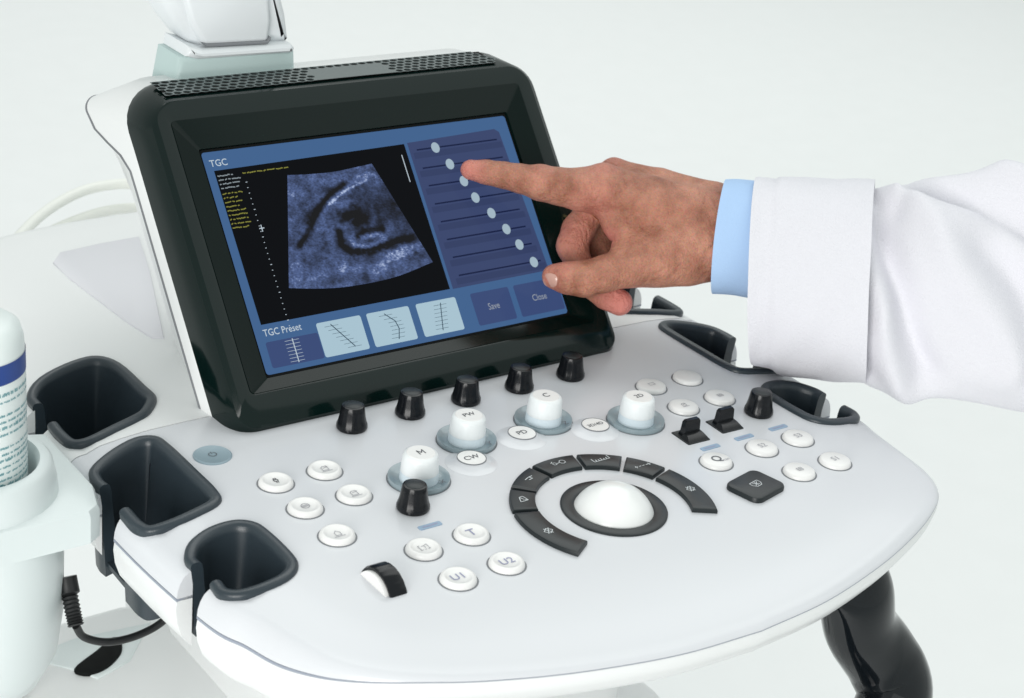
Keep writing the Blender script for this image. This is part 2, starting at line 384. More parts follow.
# ---- trackball
mesh('trackball_ring',*lathe([(.0218,-.004),(.0222,.0006),(.0236,.0013),(.0290,.0013),(.0298,.0008),(.0299,-.002)],(.0005,0,0),n=72),'key_black',UM)
ballp=[(.0245*math.sin(R(a)),-.0102+.0245*math.cos(R(a))) for a in range(0,121,5)]
mesh('trackball',*lathe(ballp,(.0005,0,0),n=64),'ball_white',UM)
# ---- arc keys
def arckey(a0,a1,lines,r0=.0436,r1=.0580):
    gx=.0005; cr_=.0016
    pts=[]
    N=14
    for i in range(N+1):
        t=R(a0+(a1-a0)*i/N); pts.append((gx+r1*math.cos(t),r1*math.sin(t)))
    for i in range(N+1):
        t=R(a1+(a0-a1)*i/N); pts.append((gx+r0*math.cos(t),r0*math.sin(t)))
    K=mesh('arc_key',*plate(pts,lambda a,b,n:np.array([a,b,n-.001]),.0038,.0011),'key_black',UM,angle=30)
    am=R((a0+a1)/2); rm=(r0+r1)/2
    t=deck3(gx+rm*math.cos(am),rm*math.sin(am),0,.0030)
    strokes([[(q[0]*.0031,q[1]*.0031) for q in ln] for ln in lines],t,.00045).build('marking','ink_white',K,False)
dia=[[(-.9,0),(0,.8),(.9,0),(0,-.8),(-.9,0)],[(-.5,.8),(.5,-.8)],[(-.5,-.8),(.5,.8)]]
arckey(162,212,dia)
arckey(136.5,159.5,[[(-.8,-.6),(-.2,.8),(.6,.9),(.8,-.6),(-.8,-.6)],[(-.2,.8),(.2,-.2),(.8,-.6)]])
arckey(107.5,133.5,[[(-1,0),(0,.5),(1,.7)],[(-.3,-.3),(.6,-.1),(.2,.5)]])
arckey(75.5,104.5,[circle(1,.2,.6,8),circle(-.8,.1,.4,8),[(-.4,0),(.4,.2)],[(-1.4,.5),(-.9,.9)]])
arckey(46.5,73,[[(-1.8,.7),(-1.8,-.4),(1.8,-.4),(1.8,.7)],[(-1.2,-.4),(-1.2,.2)],[(-.6,-.4),(-.6,.1)],[(0,-.4),(0,.3)],[(.6,-.4),(.6,.1)],[(1.2,-.4),(1.2,.2)]])
arckey(20.5,44,[[(-1.8,0),(-1.2,0)],[(-.8,0),(-.4,0)],[(0,0),(.4,0)],[(.8,0),(1.8,0)],[(-1.5,-.35),(-1.5,.35)],[(1.5,-.35),(1.5,.35)]])
arckey(-32,18,dia)
# ---- freeze key
t=deck3(.0893,-.0193,R(12),0)
K=mesh('freeze_key',*plate(rrect(-.0148,.0148,-.0122,.0122,.0052),lambda a,b,n:t(a,b,n-.001),.0042,.0013),'key_black',UM,angle=30); K['label']='large black square key with rounded corners and star icon'
t2=deck3(.0893,-.0193,R(12),.00335)
strokes([[(-.0036,.0022),(.0036,.0022),(.0038,-.0004),(.002,-.0026),(-.002,-.0026),(-.0038,-.0004),(-.0036,.0022)],[(-.002,.0012),(.002,-.0014)],[(-.002,-.0014),(.002,.0012)],[(0,.0016),(0,-.0018)]],t2,.00042).build('marking','ink_white',K,False)
# ---- toggle switches
for x,y in ((0.0978,0.0463),(0.1272,0.0482)):
    t=deck3(x,y,R(-2),0)
    Wl=mesh('toggle_switch',*plate(rrect(-.0085,.0085,-.0085,.0085,.0008,2),lambda a,b,n:t(a,b,n-.002),.0026,.0003),'key_black',UM)
    lev=[[t(-.0055,-.0010,.0004),t(.0062,-.0010,.0004),t(.0062,.0055,.0004),t(-.0055,.0055,.0004)],
         [t(-.0054,-.0005,.004),t(.0061,-.0005,.004),t(.0061,.0040,.004),t(-.0054,.0040,.004)],
         [t(-.0053,.0000,.0098),t(.0060,.0000,.0098),t(.0060,.0034,.0098),t(-.0053,.0034,.0098)],
         [t(-.0043,.0004,.0112),t(.0050,.0004,.0112),t(.0050,.0030,.0112),t(-.0043,.0030,.0112)]]
    mesh('lever',*loft(lev,True,True,True),'knob_black',Wl,angle=25)
    mesh('lever_skirt',*loft([[t(-.0080,-.0082,.0006),t(.0080,-.0082,.0006),t(.0080,.0000,.0006),t(-.0080,.0000,.0006)],[t(-.0060,-.0040,.0030),t(.0066,-.0040,.0030),t(.0066,.0000,.0034),t(-.0060,.0000,.0034)]],True,True,True),'knob_black',Wl,angle=25)
# ---- thumb wheel
cx,cy,cz=-.1530,-.0045,-.0075
arc=[(.0150*math.cos(R(a)),.0150*math.sin(R(a))) for a in range(12,169,6)]
Wh=mesh('thumb_wheel',*plate([(q[0]*.93,q[1]*.93) for q in arc],lambda a,b,n:np.array([cx-.0052+n,cy+a,cz+b]),.0100,.0008),'button_white',UM,angle=50)
rings=[]
for i,a in enumerate(range(8,173,4)):
    rr=.0158+(.0002 if i%4 else 0); c,s=math.cos(R(a)),math.sin(R(a))
    rings.append([np.array([cx+dx,cy+c*(rr+dr),cz+s*(rr+dr)]) for dx,dr in ((-.0030,-.0030),(-.0034,-.0006),(-.0024,0),(.0060,0),(.0067,-.0006),(.0062,-.0030))])
mesh('wheel_tread',*loft(rings,True,True,True),'knob_black',Wh,angle=40)
# ---- small blue tags
for x,y,rt in ((-0.1009,0.0303,0),(0.0991,0.0301,0),(0.1272,0.0307,0),(0.1558,0.0308,0)):
    t=deck3(x,y,R(rt),.0002)
    T=mesh('tag',*plate(rrect(-.0070,.0070,-.0019,.0019,.0008,2),lambda a,b,n:t(a,b,n-.0002),.0004),'tag_blue',UM,False)
    xs=-.0044; L_=[]
    while xs<.0042:
        wd=random.uniform(.0006,.0012); L_.append([(xs,random.uniform(-.0002,.0002)),(xs+wd,random.uniform(-.0004,.0004))]); xs+=wd+.0006
    strokes(L_,deck3(x,y,R(rt),.0005),.0009).build('tag_print','ink_navy',T,False)

# ================================================================ touch screen unit
def rr5(a0,a1,b0,b1,r,n): return [(*q,n) for q in rrect(a0,a1,b0,b1,r,8)]
def sring(a0,a1,b0,b1,r,n,fn=None):
    out=[]
    base=rrect(a0,a1,b0,b1,r,8); full=[]
    for i,q in enumerate(base):
        full.append(q)
        if i%9==8:
            q2=base[(i+1)%len(base)]; full+=[(q[0]+(q2[0]-q[0])*k/16,q[1]+(q2[1]-q[1])*k/16) for k in range(1,16)]
    for a,b in full:
        nn=n(b) if callable(n) else n
        out.append(L(a,b,nn))
    return out
hw=.1385
def nt(lo,hi): return lambda b: lo+(hi-lo)*min(max((b-.150)/.030,0),1)
rings=[sring(-.1128,.1128,-.0022,.1408,.0015,-.0016),
 sring(-.1128,.1128,-.0022,.1408,.0015,.0004),
 sring(-.1275,.1260,-.0105,.1585,.003,.0052),
 sring(-.1300,.1285,-.0130,.1680,.006,.0058),
 sring(-.1355,.1355,-.0235,.1705,(.014,.014,.010,.010),.0056),
 sring(-.1385,.1395,-.0300,.1735,(.018,.018,.012,.010),.0030),
 sring(-.1405,.1412,-.0335,.1820,(.024,.024,.014,.011),nt(-.0030,-.0055)),
 sring(-.1418,.1418,-.0345,.1900,(.028,.028,.015,.012),nt(-.0100,-.0135)),
 sring(-.1425,.1415,-.0345,.1935,(.030,.030,.015,.012),nt(-.0205,-.0215))]
TS=mesh('touch_screen',*loft(rings,True,False,False),'gloss_black',UM,angle=28); TS['label']='tilted black touch screen unit with ultrasound picture'
def nb(lo,hi): 
    def g(b):
        t=min(max((b-.140)/.055,0),1); t=t*t*(3-2*t); return lo+(hi-lo)*t
    return g
# white rear housing
rings=[sring(-.1425,.1415,-.0345,.1935,(.030,.030,.015,.012),nt(-.0205,-.0215)),
 sring(-.1432,.1393,-.0345,.2035,(.031,.031,.015,.012),nb(-.023,-.036)),
 sring(-.1440,.1388,-.0345,.2065,(.031,.010,.015,.012),nb(-.0290,-.066))]
mesh('screen_side_band',*loft(rings,True,False,False),'gloss_grey' if 'gloss_grey' in MT else 'shell_white',TS,angle=50)
rings=[sring(-.1440,.1388,-.0345,.2065,(.031,.010,.015,.012),nb(-.0292,-.0662)),sring(-.1446,.1390,-.0345,.2070,(.031,.010,.015,.012),nb(-.0298,-.0668)),sring(-.1446,.1390,-.0345,.2070,(.031,.010,.015,.012),nb(-.0306,-.0676)),sring(-.1430,.1378,-.0335,.2060,(.031,.010,.015,.012),nb(-.0310,-.0680))]
mesh('screen_seam',*loft(rings,True,False,False),'gap_dark',TS,angle=50)
rings=[sring(-.1432,.1380,-.0335,.2060,(.031,.010,.015,.012),nb(-.0306,-.0678)),sring(-.136,.132,-.024,.203,.033,nb(-.045,-.076)),sring(-.120,.115,-.01,.192,.035,-.090),sring(-.09,.085,.02,.165,.035,-.100)]
mesh('rear_cover',*loft(rings,True,False,True),'shell_white',TS,angle=50)
# bezel (inner sloped frame) material patch: the sloped frame is one strip
rings=[sring(-.1128,.1128,-.0022,.1408,.0015,.0008),sring(-.1273,.1258,-.0103,.1583,.003,.0055)]
mesh('bezel',*loft(rings),'bezel_black',TS,False)
# grille on the upper chamfer
g0=L(0,.1735,.0036); g1=L(0,.1910,-.0140)   # lower and upper line of chamfer at a=0
gd=(g1-g0); gl=np.linalg.norm(gd); gd/=gl; gn=np.cross(SX,gd); gn/=np.linalg.norm(gn)
if gn[2]<0: gn=-gn
def G(a,b,n=0.): return g0+a*SX+b*gd+n*gn
cell=.0060; rowh=gl*.86/5
plate_mb=MB(); hole_mb=MB()
def hexcell(cxx,cyy,solid=False):
    w2,h2=cell/2,rowh/2
    sq=[(-w2,-h2),(0,-h2),(w2,-h2),(w2,0),(w2,h2),(0,h2),(-w2,h2),(-w2,0)]
    if solid:
        plate_mb.add([G(cxx+q[0],cyy+q[1],.0009) for q in sq],[list(range(8))]); return
    an=[225,270,315,0,45,90,135,180]
    h=[(.45*cell*math.cos(R(t)),.45*rowh*math.sin(R(t))) for t in an]
    V=[G(cxx+q[0],cyy+q[1],.0009) for q in sq]+[G(cxx+q[0],cyy+q[1],.0009) for q in h]+[G(cxx+q[0],cyy+q[1],.0002) for q in h]
    plate_mb.add(V,[[i,(i+1)%8,8+(i+1)%8,8+i] for i in range(8)]+[[8+i,8+(i+1)%8,16+(i+1)%8,16+i] for i in range(8)])
a_lo,a_hi=-.1215,.1160
for r_ in range(5):
    y=gl*.07+rowh*(r_+.5); x=a_lo+ (cell/2 if r_%2 else 0)
    while x<a_hi:
        inlogo=-.022<x<.036 and r_<4
        if not(x>a_hi-.006 and r_>=3): hexcell(x,y,inlogo)
        x+=cell
GR=plate_mb.build('vent_grille','grille_grey',TS,False); GR['kind']='stuff'
mesh('grille_back',[G(a_lo-.002,gl*.06,.0003),G(a_hi,gl*.06,.0003),G(a_hi,gl*.93,.0003),G(a_lo-.002,gl*.93,.0003)],[[0,1,2,3]],'hole_black',TS,False)
# ---- display
def rect(a0,a1,b0,b1,n,name,m,r=0.0,h=.0001):
    pts=rrect(a0,a1,b0,b1,r,4) if r else [(a1,b1),(a0,b1),(a0,b0),(a1,b0)]
    return mesh(name,[L(*q,n) for q in pts],[list(range(len(pts)))],m,TS,False)
rect(-.1126,.1126,-.0020,.1406,-.0012,'glass_border','hole_black')
rect(-.1112,.1112,-.0002,.1388,-.0008,'display','scr_blue',.002)
def quad(px,n,name,m): return mesh(name,[L(*S(*q,n),n) for q in px],[list(range(len(px)))],m,TS,False)
quad([(214,171),(404,144),(450,289),(261,325)],-.0005,'picture_field','scr_black')
# slider panel
pa=[S(q[0],q[1],-.0005) for q in ((406,143),(497,128),(548,268),(452,288))]
quad([(407,143),(494,129),(499,132),(549,270),(453,289)],-.0006,'slider_panel','scr_panel')
sl=[((417,150),(497,139),(435.5,147.5)),((423,168),(503,157),(450,164)),((429,185.5),(508,174),(464,181)),((435,203.5),(514,192),(475.5,197.5)),((441,221.5),(520,209),(491.5,213)),((447,239),(526,226.5),(506.5,229)),((453,257),(532,243.5),(519.5,244.5)),((459,275),(541,260.5),(534,262))]
for a,b,k in sl:
    A,B,Kk=np.array(S(*a)),np.array(S(*b)),np.array(S(*k))
    bb=(A[1]+B[1])/2
    st=mesh('slider_track',[L(A[0],bb-.0005,-.0003),L(B[0],bb-.0005,-.0003),L(B[0],bb+.0005,-.0003),L(A[0],bb+.0005,-.0003)],[[0,1,2,3]],'scr_line',TS,False)
    mesh('stripe',[L(A[0]-.003,bb-.0058,-.0004),L(B[0]+.003,bb-.0058,-.0004),L(B[0]+.003,bb-.0016,-.0004),L(A[0]-.003,bb-.0016,-.0004)],[[0,1,2,3]],'scr_stripe',TS,False)
    c=[(Kk[0]+.0031*math.cos(R(t)),Kk[1]+.0036*math.sin(R(t))) for t in range(0,360,15)]
    mesh('slider_handle',[L(*q,-.0001) for q in c],[list(range(24))],'scr_ball',TS,False)
# preset tiles
ti=[((266,342),(320,332),(323,357),(272,366)),((318,330),(363,321),(371,352),(327,360)),((369,320),(411,311),(419,342),(376,349)),((417,309),(457,302),(466,331),(426,338)),((473,297),(507,291),(521,320),(479,328)),((513,289),(558,281),(566,311),(525,319))]
b_lo=.0030; b_hi=.0245
for i,q in enumerate(ti):
    xs=[S(*k)[0] for k in q]; a0=(xs[0]+xs[3])/2; a1=(xs[1]+xs[2])/2
    hi=b_hi-(.0055 if i==0 else 0)
    rect(a0,a1,b_lo,hi,-.0005,'preset_tile' if i<4 else 'screen_button',('scr_tile_dark' if i in (0,4,5) else 'scr_tile'),.0014)
    ca=(a0+a1)/2; cb=(b_lo+hi)/2
    t=lambda a,b,ca=ca,cb=cb: L(ca+a,cb+b,-.0002)
    if i<4:
        main=[[(0,.0072),(0,-.0072)],[(-.006,.0085),(.006,-.0075)],[(-.003,.0085),(.003,.003),(.0042,-.002),(.002,-.0085)],[(.003,.0085),(-.001,-.0085)]][i]
        m='scr_text' if i==0 else 'scr_ink'
        ls=[main]
        strokes(ls,t,.0006).build('preset_curve',m,TS,False)
        tk=[]
        for k in range(7):
            y=(.0064-.00213*k) if i==0 else (.0075-.0025*k); xc=np.interp(-y,[-p_[1] for p_ in main],[p_[0] for p_ in main]); tk.append([(xc-.0052,y),(xc+.0042,y)])
        strokes(tk,t,.00022).build('preset_ticks','scr_text' if i==0 else 'scr_ink',TS,False)
    else:
        text('Save' if i==4 else 'Close',t,.0062,'scr_grey',TS,'screen_text',sx=.8)
a,b=S(210,164); text('TGC',lambda x,y:L(a+x,b+y,-.0003),.0060,'scr_text',TS,'screen_text',left=True,sx=.95)
a2,b2=S(264,335); text('TGC Preset',lambda x,y:L(a2+x,b2+y+.0008,-.0003),.0060,'scr_text',TS,'screen_text',left=True,sx=.86)
# tiny unreadable read-outs
def readout(u,v,n,wmin,wmax,m,dy=.0031):
    a,b=S(u,v); ls=[]
    for k in range(n):
        x=0; W=random.uniform(wmin,wmax)
        while x<W:
            s=random.uniform(.0006,.0015); ls.append([(a+x,b-k*dy+random.uniform(-.0003,.0003)),(a+x+s,b-k*dy+random.uniform(-.0003,.0003))]); x+=s+random.choice((.0005,.0005,.0012))
    strokes(ls,lambda x,y:L(x,y,-.0003),.0007).build('screen_readout',m,TS,False)
readout(218,176,4,.008,.014,'scr_dim',.0026); readout(223,194,9,.008,.013,'scr_yellow',.0027); readout(243,173,1,.030,.032,'scr_yellow'); 
a,b=S(246,182); ls=[]
for k in range(28): ls.append([(a+.0012*0+k*.0000,b-k*.0035),(a+(.0005 if k%5 else .0009),b-k*.0035)])
strokes(ls,lambda x,y:L(x+.0004*0,y,-.0003),.0004).build('depth_scale','scr_text',TS,False)
a,b=S(262,228); strokes([[(a-.0015,b),(a+.0015,b)],[(a,b-.002),(a,b+.002)]],lambda x,y:L(x,y,-.0003),.0006).build('focus_mark','scr_text',TS,False)
a,b=S(402,155); a9,b9=S(411,180); strokes([[(a,b),(a,b-.018)]],lambda x,y:L(x,y,-.0003),.0006).build('grey_bar','scr_text',TS,False)
# ---- ultrasound picture: dense sheet with computed echo pattern
top=cr([S(*q) for q in ((287.5,175),(310,174),(335,171.5),(356,167),(372,163.5))],10)
bot=cr([S(*q) for q in ((289,288),(320,288.5),(352,286),(395,277),(433,262))],10)
NU,NV=200,170
tt=np.linspace(0,1,NU); idx=np.linspace(0,1,len(top))
T=np.stack([np.interp(tt,idx,[q[k] for q in top]) for k in (0,1)],1); B=np.stack([np.interp(tt,idx,[q[k] for q in bot]) for k in (0,1)],1)
vv=np.linspace(0,1,NV)
GXY=T[None]*(1-vv)[:,None,None]+B[None]*vv[:,None,None]
def ppx(pts): return [np.array(S(*q)) for q in pts]
def dseg(G_,pts):
    d=np.full(G_.shape[:2],9.)
    for i in range(len(pts)-1):
        a,b=pts[i],pts[i+1]; ab=b-a; t=np.clip(((G_-a)@ab)/(ab@ab),0,1); d=np.minimum(d,np.linalg.norm(G_-a-t[...,None]*ab,axis=-1))
    return d
def vnoise(x,y,seed):
    rs=np.random.RandomState(seed); g=rs.rand(256,256); xi=np.floor(x).astype(int); yi=np.floor(y).astype(int); fx=x-xi; fy=y-yi
    fx=fx*fx*(3-2*fx); fy=fy*fy*(3-2*fy)
    q=lambda i,j:g[(yi+j)%256,(xi+i)%256]
    return (q(0,0)*(1-fx)+q(1,0)*fx)*(1-fy)+(q(0,1)*(1-fx)+q(1,1)*fx)*fy
gx,gy=GXY[...,0]*1000,GXY[...,1]*1000
I=.30+.28*(vnoise(gx/7+9,gy/7+50,1)-.5)+.26*(vnoise(gx/3+9,gy/3+50,2)-.5)
def dark(pts,wd,s):
    global I; d=dseg(GXY,ppx(pts)); wob=1.25+.6*(vnoise(gx/2+3,gy/2+90,5)-.5); I=I*(1-s*np.clip(1.4-d/(wd*wob),0,1).clip(0,1))
def bright(pts,wd,s):
    global I; d=dseg(GXY,ppx(pts)); wob=1+.9*(vnoise(gx/1.6+3,gy/1.6+70,6)-.5); I=I+s*np.clip(1.3-d/(wd*wob),0,1)
bright([(300,240),(318,218),(332,200),(345,188),(362,178),(378,174)],.0018,.16)
dark([(300,245),(310,228),(319,208),(330,194),(344,184)],.0020,.95)
dark([(310,215),(318,209),(308,224)],.0028,.8)
dark([(346,216),(356,214),(364,218),(356,222)],.0042,1.0)
dark([(340,232),(342,245),(352,252),(368,252),(385,246),(402,239),(412,238)],.0028,1.0)
dark([(358,236),(366,230),(383,229)],.0018,.85)
bright([(350,238),(356,246),(370,246),(386,238),(376,234),(362,238)],.0016,.28)
bright([(392,256),(405,250),(418,246)],.0030,.18)
bright([(296,276),(320,272),(350,268),(380,262),(402,255)],.0060,.22)
bright([(355,178),(372,172),(384,181)],.0014,.16)
bright([(295,266),(300,280)],.003,.2)
dark([(372,200),(392,215),(405,225)],.010,.30)
dark([(392,190),(402,210),(412,228)],.008,.45); dark([(372,200),(385,210)],.007,.35)
for k in range(9): bright([(388+5*k,262-1.9*k),(389+5*k,261.6-1.9*k)],.0010,.20)
for k in range(7): bright([(392+5*k,253-1.6*k),(393+5*k,252.7-1.6*k)],.0009,.15)
bright([(330,204),(346,190),(366,180)],.0010,.35); bright([(292,182),(330,180),(350,174)],.004,.06); bright([(292,200),(300,225)],.006,.10)
dark([(296,276),(318,262),(300,282)],.003,.35); dark([(330,280),(352,276)],.003,.35); dark([(352,262),(380,258)],.002,.4)
I=np.clip(I,.015,1.2)
fine=vnoise(gx/1.05+gy*.2,gy/.62,11)*.55+vnoise(gx/.7,gy/.5,12)*.45
I=np.clip((I*(.35+1.3*fine)**1.0-.03)*1.0,0,1.3)
vsv=[L(*GXY[j,i],-.0002) for j in range(NV) for i in range(NU)]
fcs=[[j*NU+i,j*NU+i+1,(j+1)*NU+i+1,(j+1)*NU+i] for j in range(NV-1) for i in range(NU-1)]
um=bpy.data.materials.new('echo_picture'); um.use_nodes=True; nt_=um.node_tree; bs=nt_.nodes['Principled BSDF']; bs.inputs['Base Color'].default_value=(.01,.01,.012,1); bs.inputs['Roughness'].default_value=.12; bs.inputs['Specular IOR Level'].default_value=.05
at=nt_.nodes.new('ShaderNodeAttribute'); at.attribute_name='echo'; nt_.links.new(at.outputs['Color'],bs.inputs['Emission Color']); bs.inputs['Emission Strength'].default_value=1.
MT['echo_picture']=um
up_=mesh('ultrasound_picture',vsv,fcs,'echo_picture',TS,False)
ca=up_.data.color_attributes.new('echo','FLOAT_COLOR','POINT')
II=I.ravel(); col=np.stack([II*.14,II*.22,II*.50,np.ones_like(II)],1)
hi=np.clip(II-.55,0,1)[:,None]; col[:,:3]+=hi*np.array([.55,.55,.35])
ca.data.foreach_set('color',col.astype(np.float32).ravel())

# ================================================================ rear body, monitor arm, handle, chassis
def box(name,x0,x1,y0,y1,z0,z1,m,parent,r=.01):
    return mesh(name,*plate(rrect(x0,x1,y0,y1,r,4),lambda a,b,n:np.array([a,b,z0+n]),z1-z0,min(r,.01)*.8),m,parent,angle=40)
def prism(name,px,y,dep,m,parent,bev=.006):
    """outline drawn on the vertical plane at depth y, extruded backwards by dep with rounded front edge"""
    pts=[]
    for u,v in px:
        d=ray(u,v); q=CAM+d*((y-CAM[1])/d[1]); pts.append((q[0],q[2]))
    return mesh(name,*plate(pts,lambda a,b,n:np.array([a,y+dep-n,b]),dep,bev),m,parent,angle=45)
AY=.33
arm=prism('monitor_arm',[(150,-45),(163,0),(176,24),(192,44),(204,50),(288,46),(293,40),(290,15),(284,-8),(276,-40)],AY,.03,'arm_white',UM,.008)
prism('arm_panel',[(178,-30),(192,25),(203,44),(208,46),(266,43),(270,40),(272,20),(268,-30)],AY-.004,.006,'arm_white',arm,.0035)
prism('arm_slot',[(203,43.5),(207,47),(268,44),(271,40),(271,37),(268,41),(207,44)],AY-.0045,.004,'gap_dark',arm,.0004)
prism('arm_collar',[(190,47),(205,50),(293,44.5),(297,49),(294,54),(200,61),(188,58)],AY-.008,.034,'arm_white',UM,.004)
prism('arm_base',[(180,57),(296,48),(298,120),(168,120)],AY-.004,.03,'arm_shade',UM,.004)  # teal grey colour carries the shade under the arm
box('rear_column',.0,.13,.36,.48,FZ+.12,.085,'shell_white',UM,.03)
box('cabinet',-.08,.16,.06,.48,FZ+.12,-.24,'shell_white',UM,.04)
box('deck_support',-.10,.10,.06,.36,-.26,-.030,'shell_white',UM,.03)
box('base_plate',-.24,.24,-.18,.55,FZ+.04,FZ+.14,'shell_white',UM,.06)
for sx in (-1,1):
    for yy in (-.12,.48):
        c_=mesh('castor',*lathe([(.0,-.018),(.045,-.018),(.05,-.012),(.05,.012),(.045,.018),(0,.018)],(sx*.19,yy,FZ+.05),(1,0,0)),'cord_black',UM)
# front handle: black glossy loop under the deck
h0=np.array(P(854,589,-.050)); hpth=[h0+np.array([-.010,.050,.004]),h0+np.array([-.003,.016,.004]),h0,P(861,627,-.075),P(881,657,-.098),P(895,689,-.116),P(884,728,-.130)]
hpth=[np.array(q) for q in hpth]
end=hpth[-1]; hpth+= [end+np.array([-.05,-.028,-.018]),np.array([0,end[1]-.045,end[2]-.024]),np.array([-.12,end[1]-.035,end[2]-.02]),np.array([-.19,end[1],-.12]),np.array([-.17,-.05,-.035])]
hp2=cr(hpth,8); rad=np.interp(np.linspace(0,1,len(hp2)),[0,.1,.2,.3,.4,.5,1],[.027,.027,.0255,.0240,.0255,.024,.022])
mesh('front_handle',*tube(hp2,list(rad),24,flat=.80),'handle_black',UM,angle=60)
# left lower covers seen under the deck edge
def flatpoly(name,px,z,th_,m,parent,bev=.004):
    pts=[tuple(P(u,v,z)[:2]) for u,v in px]; return mesh(name,*plate(pts,lambda a,b,n:np.array([a,b,z-th_+n]),th_,bev),m,parent,angle=40)
tray=flatpoly('side_tray',[(0,640),(40,622),(120,600),(230,600),(330,690),(330,760),(60,790),(-60,730)],-.25,.05,'shell_white',UM,.012)
flatpoly('tray_recess',[(25,657),(74,638),(112,630),(150,622),(130,660),(98,678),(70,668)],-.2488,.003,'cup_white',tray,.001)
flatpoly('cable_slot',[tuple(q) for q in cr([(74,668),(96,650),(112,637),(121,640),(121,652),(108,666),(90,673)],4,True)],-.2470,.004,'hole_black',tray,.001)
rear_shade=flatpoly('rear_shade_patch',[(53,262),(60,252),(100,243),(139,236),(150,270),(164,337),(152,337),(128,322),(95,297),(70,278)],.0012,.002,'shade_grey',UM,.0006)  # flat plate; its lavender grey stands for shade on the rear body
# ================================================================ gel warmer cup + bottle + cord
WC=np.array([-.2945,.170]); 
GW=empty('bottle_warmer',(WC[0],WC[1],-.13),'white round bottle warmer cup hung on the left side of the console','bottle holder')
def loc(o): o.matrix_parent_inverse=Matrix.Translation((-o.parent.location)); return o
loc(mesh('warmer_cup',*lathe([(0,-.128),(.018,-.126),(.032,-.118),(.041,-.100),(.0445,-.075),(.0455,-.020),(.0405,-.020),(.039,-.10),(0,-.115)],(WC[0],WC[1],0),n=56),'cup_white',GW,angle=50))
loc(mesh('collar',*lathe([(.0320,-.016),(.0318,.014),(.0335,.0175),(.0375,.0175),(.0400,.0150),(.0420,.006),(.0430,-.004)],(WC[0],WC[1],0),n=56),'cup_white',GW,angle=50))
br=[(WC[0]-.06,.124),(-.2500,.1245),(-.2425,.1300),(-.2365,.150),(-.2365,.215),(-.262,.225),(WC[0]-.06,.22)]
loc(mesh('bracket',*plate(br,lambda a,b,n:np.array([a,b,-.0210+n]),.020,.004),'cup_white',GW,angle=30))
BT=empty('gel_bottle',(WC[0],WC[1],-.112),'white plastic bottle with dark blue band and teal print standing in the warmer cup','bottle')
bp=[(0,-.112),(.025,-.112),(.0272,-.108),(.0272,.080),(.0267,.088),(.0250,.094),(.020,.0975),(.010,.099),(0,.0995)]
loc(mesh('bottle_body',*lathe(bp,(WC[0],WC[1],0),n=64),'bottle_white',BT,angle=45))
def cyl(th_,z,r): return np.array([WC[0]+r*math.cos(th_),WC[1]+r*math.sin(th_),z])
def band(z0,z1,r,t0,t1,name,m):
    n=60; loc(mesh(name,*loft([[cyl(t0+(t1-t0)*i/n,z,r) for i in range(n+1)] for z in (z0,z1)],False),m,BT))
band(.0705,.0815,.0274,-math.pi,math.pi,'label_band','label_navy')
mb=MB()
z=.064; li=0
while z>-.03:
    t=-2.9+random.uniform(0,.1); hh=.0011 if li%4 else .0017
    if li in (2,6): z-=.004
    while t<.6:
        for g in range(random.randint(2,8)):
            dl=random.uniform(.010,.020); k0=random.choice((0,0,0,.25)); k1=random.choice((1,1,.75,1.25))
            v,f=loft([[cyl(t+dl*i,z+k*hh,.0274) for i in (0,1)] for k in (k0,k1)],False); mb.add(v,f); t+=dl+.008
        t+=random.uniform(.02,.05)
    z-=.0036; li+=1
o=mb.build('label_print','label_teal',BT,False); loc(o); o['kind']='stuff'
for k,(pts_,lb) in enumerate(((((-40,300),(0,258),(40,216),(80,192),(118,184),(150,186)),'pale cream cable arching behind the touch screen, upper one'),(((-40,290),(0,262),(50,232),(95,214),(130,208),(160,210)),'pale cream cable arching behind the touch screen, lower one'))):
    cc_=[P(u,v,-.02-.02*k) for u,v in pts_]; o=mesh('rear_cable',*tube(cr(cc_,8),.0042,12),'tube_pale',None); tag(o,lb,'cable','cables behind the screen')
# plug and cord
pl=[P(66,577,-.055),P(69,592,-.062),P(73,612,-.070),P(76,626,-.076)]
PC=empty('power_cord',tuple(pl[0]),'black cord with ribbed plug pushed into the bottle warmer','power cord')
pr=cr(pl,10); rr=[.0058 if i<12 else (.0046 if i%2 else .0038) for i in range(len(pr))]
loc(mesh('plug',*tube(pr,rr,14),'cord_black',PC,angle=40))
cd=cr([pl[-1],P(84,637,-.085),P(105,642,-.090),P(130,638,-.092),P(155,627,-.090),P(172,612,-.082),P(186,590,-.06)],10)
loc(mesh('cord',*tube(cd,.0022,10),'cord_black',PC))
TB=[P(2,652,-.135),P(6,668,-.16),P(10,690,-.2),P(14,720,-.26),np.array([-.33,.16,-.5]),np.array([-.34,.16,FZ+.005])]
o=mesh('drain_tube',*tube(cr(TB,8),.004,12),'tube_cream',None); tag(o,'pale cream tube hanging below the bottle warmer','tube')

